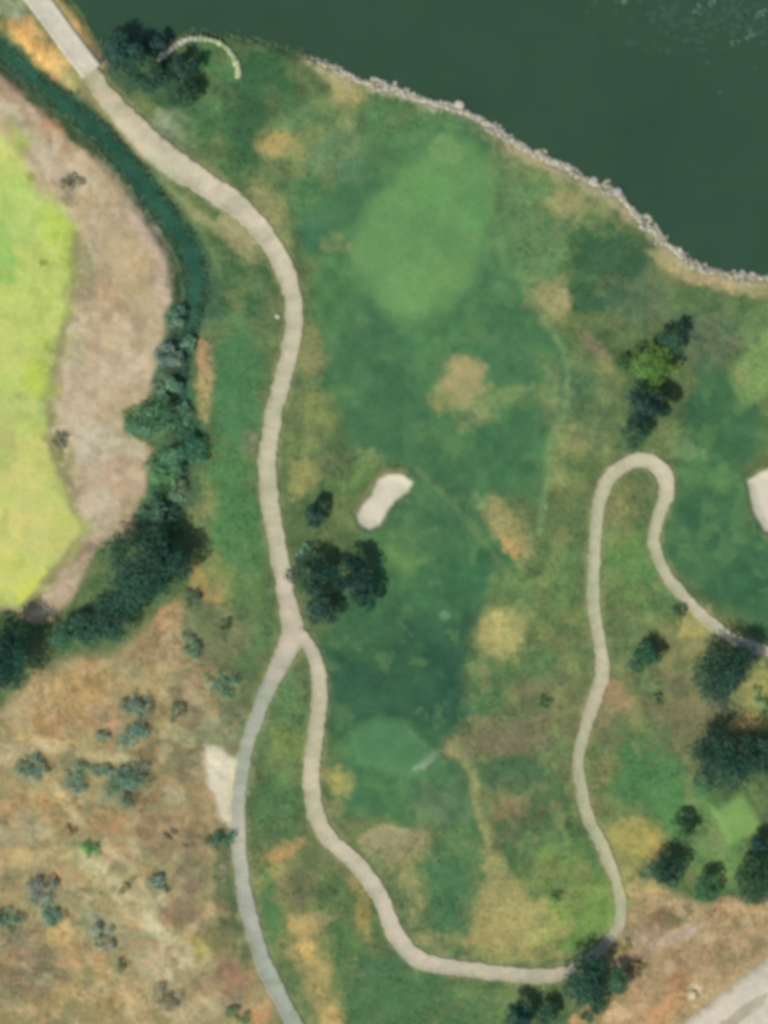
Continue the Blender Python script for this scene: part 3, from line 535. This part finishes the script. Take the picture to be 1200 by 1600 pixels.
def leaves(C, R, n, leaf, col, r_, squash=0.8, zmin=-0.35, vary_=0.22):
    """n leaf sprays over the lobes with centres C and radii R"""
    p = R**2/np.sum(R**2); li = r_.choice(len(C), n, p=p)
    d = r_.normal(size=(n, 3)); d /= np.linalg.norm(d, axis=1)[:, None]
    d[:, 2] = np.where(d[:, 2] < zmin, -d[:, 2], d[:, 2])
    rad = R[li]*r_.uniform(0.55, 1.08, n)
    P = C[li]+d*rad[:, None]*np.array([1, 1, squash])
    nrm = d*0.6+r_.normal(size=(n, 3))*0.45+np.array([0, 0, 0.35]); nrm /= np.linalg.norm(nrm, axis=1)[:, None]
    t = np.cross(nrm, r_.normal(size=(n, 3))); t /= np.linalg.norm(t, axis=1)[:, None]; b_ = np.cross(nrm, t)
    s = leaf*r_.uniform(0.55, 1.35, n)[:, None]
    V = np.stack([P-t*s*0.6, P-b_*s*0.38+nrm*s*0.1, P+t*s*0.6, P+b_*s*0.38+nrm*s*0.1], 1).reshape(-1, 3)
    F = np.arange(4*n).reshape(-1, 4)
    lob = r_.uniform(1-vary_, 1+vary_, (len(C), 1))*np.stack([r_.uniform(0.85, 1.2, len(C)), np.ones(len(C)), r_.uniform(0.85, 1.12, len(C))], 1)
    c = np.asarray(col)*lob[li]*r_.uniform(0.7, 1.35, (n, 1))
    return V, F, np.repeat(np.clip(c, 0.004, 0.6), 4, 0)

def plant(name, px, py, rp, h, col, label, cat, seed, el=1.0, rot=0, leaf=0.32, dens=19, lobes=None, group=None, spiky=0.0, gain=1.55):
    r_ = np.random.default_rng(seed); r = rp*S*(1.0 if cat == 'tree' else 1.12)
    zc = 0.6*h
    px = 600+(px-600)*(1-zc/CAM_H); py = 800+(py-800)*(1-zc/CAM_H)
    x, y = W(px, py); z = float(hz(px, py))
    root = bpy.data.objects.new(name, None); COL.objects.link(root); root.location = (float(x), float(y), z-0.05)
    root.empty_display_size = 0.5
    thing(root, label, cat, group)
    nl = lobes or int(12+r*4.2)
    th = math.radians(rot)
    a = r_.uniform(0, 2*math.pi, nl); q = np.sqrt(r_.uniform(0.0, 1.0, nl))*0.78
    lx = r*q*np.cos(a)*el; ly = r*q*np.sin(a)/el
    lr = r*r_.uniform(0.18, 0.46, nl)*(1-spiky*r_.random(nl))
    lz = h*(0.42+0.40*(1-q**1.6)*r_.uniform(0.7, 1.1, nl))
    lz = np.maximum(lz, lr*0.75)
    C = np.stack([lx*math.cos(th)-ly*math.sin(th), lx*math.sin(th)+ly*math.cos(th), lz], 1)
    n = int(dens*r*r/(leaf*leaf))+60
    V, F, c = leaves(C, lr, n, leaf, lin(col)*gain, r_)
    me = mesh_np('crown', V, F, c, (M_leaf,), False); link('crown' if cat == 'tree' else 'foliage', me, root)
    tr = max(0.05, 0.045*r+0.03*h*0.3)
    bend = r_.normal(size=2)*0.06*h
    TV, TF = tube([(0, 0, -0.1), (0.02, 0, 0.1*h), (bend[0]*0.5, bend[1]*0.5, 0.3*h), (bend[0], bend[1], 0.55*h)], [tr*1.35, tr, tr*0.8, tr*0.45])
    for k in r_.choice(nl, min(5, nl), replace=False):
        z0 = h*r_.uniform(0.2, 0.42); p0 = np.array([bend[0]*0.5, bend[1]*0.5, z0]); p1 = C[k]
        v, f = tube([p0, p0*0.5+p1*0.5+np.array([0, 0, 0.05*h]), p1], [tr*0.55, tr*0.38, tr*0.15], 5)
        TF = np.vstack([TF, f+len(TV)]); TV = np.vstack([TV, v])
    link('trunk' if cat == 'tree' else 'stem', mesh_np('trunk', TV, TF, None, (M_bark,)), root)
    return root

DK = (50, 82, 68); TE = (56, 90, 78); MG = (66, 104, 70); TEAL = (98, 120, 100); LIME = (92, 124, 62); BLK = (40, 70, 62)
TREES = [
 # px, py, r, height, colour, elong, rot, label
 (1132,1050,52,8.0,DK,1.15,50,'dark broad tree beside the narrow path end east of the hairpin loop'),
 (1132,1190,54,8.0,DK,1.1,20,'largest dark tree just above the pale lime diamond tee'),
 (1200,1182,32,7.0,DK,1.0,0,'dark tree at picture edge joined to the largest tree above the diamond tee'),
 (1040,1362,29,5.5,DK,1.05,0,'small round dark tree beside yellow grass where the loop path straightens'),
 (1182,1372,42,6.0,(60,92,66),1.0,0,'broad green tree at the picture edge below the pale diamond tee'),
 (1108,1388,26,3.5,(70,108,76),1.0,0,'low green tree at the edge of the dry verge below the diamond tee'),
 (1013,636,33,6.5,BLK,1.2,-20,'darkest tree just above the top of the hairpin path loop'),
 (992,676,24,4.5,(62,94,72),1.0,0,'lower green tree touching the hairpin loop below the darkest tree'),
 (1022,566,36,4.5,LIME,1.1,-40,'bright lime tree standing alone between lake shore and hairpin loop'),
 (1052,528,24,4.5,(60,92,72),1.0,0,'thin dark crown standing in for the shadow on the lake side of the bright lime tree'),  # added dark foliage, stands in for the lime tree's cast shadow
 (978,568,15,2.4,(70,98,62),1.0,0,'small olive tree on the fairway side of the bright lime tree'),
 (492,803,22,4.0,DK,1.0,0,'small dark tree between the main path and the kidney bunker'),
 (484,898,35,5.5,DK,1.0,0,'dark tree overhanging the main path above the fork'),
 (546,898,33,6.5,BLK,1.0,0,'darkest tree of the clump beside the fork, nearest the bunker'),
 (566,930,26,5.5,(46,80,68),1.0,0,'dark tree of the fork clump farthest out on the fairway'),
 (503,952,31,4.5,(56,88,72),1.0,0,'low dark tree of the clump directly above the path fork'),
 (1008,1030,27,4.0,(64,106,78),1.15,20,'lone mid green tree just east of the loop path bend'),
 (215,888,64,9.0,(54,90,72),1.0,0,'largest dark tree at the tip of the bare tan bank'),
 (268,880,36,7.5,(52,86,72),1.0,0,'dark tree between the largest bank tree and the orange grass strip'),
 (172,965,48,7.0,(58,92,74),1.2,25,'wide dark tree at the upper corner of the dry field'),
 (112,990,32,5.0,(68,108,84),1.3,10,'low teal tree linking two dark trees under the meadow'),
 (14,1028,58,9.0,(44,80,66),1.0,0,'very dark tree at the picture edge under the yellow green meadow'),
 (912,1528,40,6.5,(52,86,70),1.0,0,'dark tree hiding the path where the lower curve meets the loop'),
 (962,1532,24,4.0,(72,108,78),1.0,0,'small green tree against the dry verge near the wide road'),
 (925,1568,32,5.0,(60,96,72),1.0,0,'green tree at the foot of the dark tree that hides the path'),
 (808,1592,28,5.5,(42,78,72),1.0,0,'dark tree cut by the bottom edge below the lower path curve'),
 (850,1585,22,3.5,(64,98,74),1.0,0,'low green tree at the bottom edge beside the dark cut tree'),
 (1066,1290,19,3.5,(58,92,58),1.2,-40,'small dark tree alone on green turf beside the diamond tee'),
 (188,86,36,5.5,(58,90,78),1.0,0,'dark lakeside tree nearest the end of the concrete causeway'),
 (230,116,38,5.0,(60,94,72),1.0,0,'green tree between causeway end and the curved stone edging'),
 (287,106,23,5.0,(48,80,66),1.0,0,'dark tree standing inside the curved stone edging'),
 (284,146,28,4.5,(60,92,68),1.0,0,'low tree behind the curved stone edging on the path side'),
 (246,66,15,3.5,(52,80,78),1.0,0,'small dark tree at the lake end of the curved stone edging'),
 (232,656,36,2.0,(80,118,88),1.25,0,'green tree bulging into the notch of the bare tan bank'),
 (266,556,24,1.4,(102,122,108),1.0,90,'grey green tree between the tan bank and the orange strip'),
 (302,702,25,3.0,(60,102,78),1.0,0,'dark teal tree just below the orange grass strip'),
 (258,728,32,1.5,(90,130,94),1.0,0,'mid green tree beside the lower lobe of the tan bank'),
 (246,806,32,2.2,(80,112,90),1.0,0,'tree on the creek line just above the largest bank tree'),
 (274,494,18,1.2,(88,120,98),1.0,0,'small teal tree where the creek narrows beside the tan bank'),
 (292,536,16,1.1,(92,124,102),1.0,0,'low teal tree beside the top of the orange grass strip'),
 (262,606,20,1.2,(92,124,100),1.0,0,'teal tree on the creek line above the notch of the tan bank'),
 (286,646,18,1.2,(88,124,94),1.0,0,'green tree beside the lower end of the orange grass strip'),
 (282,768,20,1.2,(104,126,98),1.0,0,'low pale green tree above the largest bank tree on the path side'),
 (1192,1322,20,4.5,(46,78,68),1.0,0,'dark tree at the picture edge touching the corner of the diamond tee'),
 (1204,1112,14,4.0,(58,92,66),1.0,0,'sliver of dark tree at the picture edge above the largest dark tree'),
]
for i, (px, py, r, h, c, el, rot, lab) in enumerate(TREES):
    plant('tree', px, py, r, h, c, lab, 'tree', 100+i, el, rot, gain=1.85 if h < 3.1 else 1.5, dens=15 if h < 3.1 else 19)
SHRUBS = [
 (216,1102,26,2.4,(100,118,98),'topmost large teal shrub in the dry field below the wide corner tree'),
 (206,1152,22,2.0,(94,126,108),'teal shrub just below the topmost large one in the dry field'),
 (46,1202,24,1.9,(100,124,104),'teal shrub near the picture edge on a pale track'),
 (66,1200,14,1.4,(108,128,104),'little shrub touching the teal shrub on the pale track'),
 (196,1226,40,2.8,(92,118,98),'widest grey green shrub in the dry field beside the sandy clearing'),
 (120,1218,26,2.0,(100,124,104),'grey green shrub just west of the widest dry field shrub'),
 (158,1208,16,1.6,(96,120,98),'small shrub joining the two widest dry field shrubs'),
 (140,1330,15,2.0,(78,130,74),'bright green shrub at the start of the pale diagonal track'),
 (246,1382,18,1.6,(104,126,110),'blue green oval shrub east of the pale diagonal track'),
 (62,1392,26,1.9,(108,120,108),'dull teal shrub below a pale sand streak in the dry field'),
 (78,1424,22,1.9,(92,122,100),'darker teal shrub touching the dull teal one'),
 (14,1438,24,2.0,(94,118,96),'teal shrub cut by the picture edge in the lower dry field'),
 (344,1312,20,2.6,(64,100,78),'dark green shrub beside the grey path just below the sandy clearing'),
 (160,1466,22,1.4,(124,134,112),'pale grey green shrub low in the dry field beside the diagonal track'),
 (190,1508,12,1.0,(112,118,88),'little olive shrub below the pale grey green one'),
 (256,1560,24,1.4,(128,122,100),'grey shrub near the bottom of the dry field'),
 (370,1588,17,1.8,(92,118,84),'green shrub at the bottom edge beside the grey path'),
 (276,1112,16,1.5,(100,112,86),'olive shrub between the topmost teal shrub and the grey path'),
 (300,1010,20,1.8,(92,118,92),'soft green shrub at the upper edge of the dry field'),
 (346,1070,24,2.0,(90,116,88),'green shrub in weeds beside the upper bend of the grey path'),
 (300,934,15,2.4,(78,92,72),'dark shrub at the corner between big trees and orange grass'),
 (352,976,11,1.6,(70,92,64),'tiny dark shrub in the weeds above the dry field'),
 (158,1150,12,1.2,(104,122,98),'little shrub on orange earth beside the second teal shrub'),
 (110,286,16,1.4,(116,114,94),'lone brownish shrub on the tan bank next to the meadow'),
 (92,688,15,1.2,(112,112,88),'dark shrub on the meadow rim halfway down the tan bank'),
 (110,1298,10,1.0,(126,112,80),'small brown shrub above the pale diagonal track'),
 (262,1306,11,1.1,(124,116,90),'small brown shrub west of the dark shrub by the grey path'),
 (192,1388,11,1.0,(136,124,92),'small brown shrub in the middle of the pale diagonal track'),
 (852,1096,12,1.5,(76,104,64),'small dark shrub in olive rough west of the loop path'),
 (1060,956,13,1.7,(74,92,66),'small dark shrub beside the narrow path east of the loop'),
 (1030,1094,10,1.3,(80,98,72),'tiny shrub south of the lone mid green tree'),
 (868,1400,10,1.4,(84,112,62),'tiny shrub on bright rough inside the last loop bend'),
 (995,1512,13,1.2,(104,96,70),'brown shrub on the dry verge beside the small green tree'),
 (974,1482,12,1.2,(130,122,78),'olive shrub at the inside foot of the loop path'),
 (1186,1090,14,1.6,(110,132,84),'pale green shrub at the picture edge above the largest dark tree'),
 (476,860,12,1.5,(96,126,104),'pale teal shrub beside the main path above the fork clump'),
]
for i, (px, py, r, h, c, lab) in enumerate(SHRUBS):
    plant('shrub', px, py, r, h*0.5, c, lab, 'shrub', 300+i, 1.05+0.3*random.random(), random.uniform(0, 180), 0.24, 7, lobes=int(10+r*0.6), gain=2.2, spiky=0.45)

# ------------------------------------------------------------------ stones
def ico():
    t = (1+5**0.5)/2
    v = np.array([(-1,t,0),(1,t,0),(-1,-t,0),(1,-t,0),(0,-1,t),(0,1,t),(0,-1,-t),(0,1,-t),(t,0,-1),(t,0,1),(-t,0,-1),(-t,0,1)], float)
    v /= np.linalg.norm(v[0])
    f = np.array([(0,11,5),(0,5,1),(0,1,7),(0,7,10),(0,10,11),(1,5,9),(5,11,4),(11,10,2),(10,7,6),(7,1,8),(3,9,4),(3,4,2),(3,2,6),(3,6,8),(3,8,9),(4,9,5),(2,4,11),(6,2,10),(8,6,7),(9,8,1)])
    return v, f
IV, IF = ico()
def stones(pos, size, seed, flat=0.55, col=(188, 182, 160)):
    r_ = np.random.default_rng(seed); n = len(pos)
    V = IV[None]*(1+r_.normal(size=(n, 12, 1))*0.16)*np.asarray(size)[:, None, None]
    V = V*np.stack([r_.uniform(0.75, 1.3, n), r_.uniform(0.75, 1.3, n), r_.uniform(flat*0.7, flat*1.3, n)], 1)[:, None]
    a = r_.uniform(0, 6.28, n); ca, sa = np.cos(a)[:, None], np.sin(a)[:, None]
    V = np.stack([V[..., 0]*ca-V[..., 1]*sa, V[..., 0]*sa+V[..., 1]*ca, V[..., 2]], -1)+np.asarray(pos)[:, None]
    F = (IF[None]+12*np.arange(n)[:, None, None]).reshape(-1, 3)
    c = lin(col)*r_.uniform(0.6, 1.2, (n, 1))*np.stack([r_.uniform(0.94, 1.08, n), np.ones(n), r_.uniform(0.88, 1.08, n)], 1)
    return V.reshape(-1, 3), F, np.clip(np.repeat(c, 12, 0), 0, 0.75)
Q = spline([(x, y, 0) for x, y in SHORE[9:]+[(1300, 428), (1500, 396)]], 2.0)
n = 3400; k = rng.integers(0, len(Q)-1, n)
T = Q[np.minimum(k+1, len(Q)-1)]-Q[np.maximum(k-1, 0)]; T /= np.hypot(T[:, 0], T[:, 1])[:, None]+1e-9
dens = smooth(440, 620, Q[k, 0])
wdt = 3.9*(0.7+2.2*fbm(Q[k, 0]/30, Q[k, 1]/30, 80))
off = rng.normal(size=n)*wdt+2.5
px = Q[k, 0]-T[:, 1]*off; py = Q[k, 1]+T[:, 0]*off
keep = rng.random(n) < 0.25+0.75*dens; px, py = px[keep], py[keep]
x, y = W(px, py); sz = rng.uniform(0.10, 0.40, len(px))
V, F, c = stones(np.stack([x, y, np.maximum(hz(px, py), LAKE_Z-0.05)+0.1*sz], 1), sz, 7, col=(198, 194, 172))
o = link('shore_stones', mesh_np('shore_stones', V, F, c, (M_stone,), False), kind='stuff')
BOULD = [(604,134,9,'pale boulder on the shore where the stony band begins'),(718,163,10,'pale boulder on the lake shore above the putting green'),(776,199,9,'pale boulder on the shore bend beyond the putting green'),
         (846,240,8,'pale boulder on the straight stretch of stony shore'),(928,282,8,'yellowish boulder on the shore just before the jutting grey rock'),(966,299,12,'grey rock jutting furthest into the lake from the stony shore'),(1062,392,8,'pale rock on the shore at the curve near the tan beach')]
for i, (px, py, r, lab) in enumerate(BOULD):
    r_ = np.random.default_rng(500+i)
    pos = np.array([[0, 0, r*S*0.12]])
    V, F, c = stones(pos, [r*S], 520+i, 0.5, (208, 206, 196) if i != 5 else (196, 200, 204))
    me = mesh_np('boulder', V, F, c, (M_stone,), True)
    x, y = W(px, py); o = link('boulder', me, loc=(float(x), float(y), float(max(hz(px, py), LAKE_Z))))
    md = o.modifiers.new('facets', 'SUBSURF'); md.levels = md.render_levels = 2; md.subdivision_type = 'CATMULL_CLARK'
    thing(o, lab, 'boulder')
# curved stone edging of the small lakeside lawn, a row of set stones
root = bpy.data.objects.new('stone_edging', None); COL.objects.link(root)
x0, y0 = W(320, 90); root.location = (float(x0), float(y0), 0)
thing(root, 'thin curved row of pale stones round the small lakeside lawn', 'stone edging')
ARC = spline([(250,92,0),(262,82,0),(276,71,0),(292,62,0),(314,60,0),(336,64,0),(354,75,0),(366,90,0),(372,106,0),(373,118,0)], 6.0)
for i, p in enumerate(ARC):
    tt = i/(len(ARC)-1)
    V, F, c = stones([[0, 0, 0.1]], [0.58], 600+i, 0.6, (198, 196, 184) if tt < 0.35 else (176, 190, 150))
    me = mesh_np('stone', V, F, c, (M_stone,), True)
    x, y = W(p[0], p[1]); link('stone', me, root, loc=(float(x-x0), float(y-y0), max(float(hz(p[0], p[1])), LAKE_Z+0.1)))
V, F, c = stones([[0, 0, 0.1]], [0.5], 700, 0.6, (190, 196, 180))
x, y = W(434, 494); o = link('marker_stone', mesh_np('marker_stone', V, F, c, (M_stone,), True), loc=(float(x), float(y), float(hz(434, 494))))
thing(o, 'small pale stone set beside the bend of the main path', 'stone')
V, F, c = stones([[0, 0, 0.1]], [0.75], 701, 0.45, (232, 216, 176))
x, y = W(1083, 1553); o = link('pale_rock', mesh_np('pale_rock', V, F, c, (M_stone,), True), loc=(float(x), float(y), float(hz(1083, 1553))))
thing(o, 'cream coloured rock on the dry verge beside the wide road', 'rock')

# ------------------------------------------------------------------ grass tufts, weeds, reeds and pond weed
def tufts(px, py, hgt, wid, blades, seed, bright=1.0, jitter=0.25, base=None):
    r_ = np.random.default_rng(seed); n = len(px)
    x, y = W(px, py); z = hz(px, py)
    c0 = samp(A, px, py)*bright if base is None else np.repeat(lin(base)[None], n, 0)
    Vs = []; Cs = []
    for b_ in range(blades):
        a = r_.uniform(0, 6.28, n); rr = wid*r_.uniform(0.1, 0.6, n)
        bx = x+np.cos(a)*rr; by = y+np.sin(a)*rr
        w = wid*r_.uniform(0.25, 0.5, n); a2 = r_.uniform(0, 6.28, n)
        hh = hgt*r_.uniform(0.5, 1.2, n); lean = hh*r_.uniform(0.2, 0.9, n)
        p0 = np.stack([bx-np.cos(a2)*w, by-np.sin(a2)*w, z-0.02], 1); p1 = np.stack([bx+np.cos(a2)*w, by+np.sin(a2)*w, z-0.02], 1)
        p2 = np.stack([bx+np.cos(a)*lean, by+np.sin(a)*lean, z+hh], 1)
        Vs.append(np.stack([p0, p1, p2], 1)); Cs.append(np.repeat((c0*r_.uniform(1-jitter, 1+jitter, (n, 1)))[:, None], 3, 1))
    V = np.concatenate(Vs).reshape(-1, 3); C = np.concatenate(Cs).reshape(-1, 3)
    return V, np.arange(len(V)).reshape(-1, 3), C
def scatter(n, seed, ok):
    r_ = np.random.default_rng(seed); px = r_.uniform(-35, 1235, n); py = r_.uniform(-35, 1635, n)
    k = ok(px, py, r_); return px[k], py[k]
def clear(px, py): return (samp(sd_path, px, py) > 4) & (samp(sd_lake, px, py) > 3) & (samp(sd_creek, px, py) > 2) & (samp(sd_bunk, px, py) > 4)
def ok_rough(px, py, r_):
    k = clear(px, py) & (samp(sd_green, px, py) > 4) & (samp(sd_tee, px, py) > 3) & (samp(sd_tee2, px, py) > 3) & (samp(sd_fair, px, py) > 0) & (samp(sd_fair2, px, py) > 0) & (samp(sd_bank, px, py) > 0) & (samp(sd_dry, px, py) > 0)
    return k & (r_.random(len(px)) < 0.35+1.6*fbm(px/35, py/35, 90).clip(-0.2, 0.5))
px, py = scatter(90000, 21, ok_rough)
V, F, c = tufts(px, py, 0.17, 0.34, 3, 22, 1.15)
link('rough_grass', mesh_np('rough_grass', V, F, c, (M_blade,), False), kind='stuff')
def ok_dry(px, py, r_):
    k = clear(px, py) & ((samp(sd_dry, px, py) < 0) | (samp(sd_corner, px, py) < 0))
    return k & (r_.random(len(px)) < (0.15+1.8*fbm(px/28, py/28, 91)).clip(0, 1))
px, py = scatter(60000, 23, ok_dry)
V, F, c = tufts(px, py, 0.18, 0.36, 3, 24, 0.95, 0.4)
link('dry_weeds', mesh_np('dry_weeds', V, F, c, (M_blade,), False), kind='stuff')
Qc = spline([p for p in CREEK_W if p[0] > -130], 2.0); k = rng.integers(1, len(Qc)-1, 4200)
T = Qc[k+1]-Qc[k-1]; T /= np.hypot(T[:, 0], T[:, 1])[:, None]+1e-9
side = rng.choice([-1, 1], len(k)); off = side*(Qc[k, 2]/2+rng.normal(size=len(k))*4.5-1)
off = np.where(Qc[k, 1] > 515, rng.normal(size=len(k))*14, off)
px = Qc[k, 0]-T[:, 1]*off; py = Qc[k, 1]+T[:, 0]*off
Qs = spline([(x, y, 0) for x, y in SHORE[2:11]], 2.0); k = rng.integers(1, len(Qs)-1, 700)
px = np.concatenate([px, Qs[k, 0]+rng.normal(size=700)*2]); py = np.concatenate([py, Qs[k, 1]+3+rng.normal(size=700)*4])
ok = (samp(sd_path, px, py) > 5) & (fbm(px/17, py/17, 92) > -0.12); px, py = px[ok], py[ok]
V, F, c = tufts(px, py, 0.22, 0.6, 4, 26, base=(118, 150, 116), jitter=0.5)
link('reeds', mesh_np('reeds', V, F, c, (M_blade,), False), kind='stuff')
# floating weed in the far corner of the lake
r_ = np.random.default_rng(31); V = []; F = []; C = []
spots = []
for _ in range(260):
    px = 1110+r_.normal()*70; py = 10+r_.normal()*38
    spots.append((px, py, r_.uniform(1.5, 6.5), 0))
for px, py, r in [(1090,16,8),(972,2,7),(1172,55,6),(1115,2,6),(1150,62,5),(1190,18,7)]: 
    for q in range(5): spots.append((px+r_.normal()*4, py+r_.normal()*4, r*0.5, 1))
for px, py, r, br in spots:
    if not (samp(sd_lake, np.array([px]), np.array([py]))[0] < -20): continue
    x, y = W(px, py); k0 = len(V); m_ = 7
    for q in range(m_):
        w = 6.283*q/m_; rr = r*S*r_.uniform(0.6, 1.2); V.append((x+rr*math.cos(w), y+rr*math.sin(w), LAKE_Z+0.015+0.0004*(len(F) % 40)))
        C.append(lin((88, 118, 96) if br else (60, 88, 68))*r_.uniform(0.9, 1.1))
    F.append([k0+q for q in range(m_)])
me = mesh_np('pond_weed', V, F, np.array(C), (M_weed,), False); link('pond_weed', me, kind='stuff')
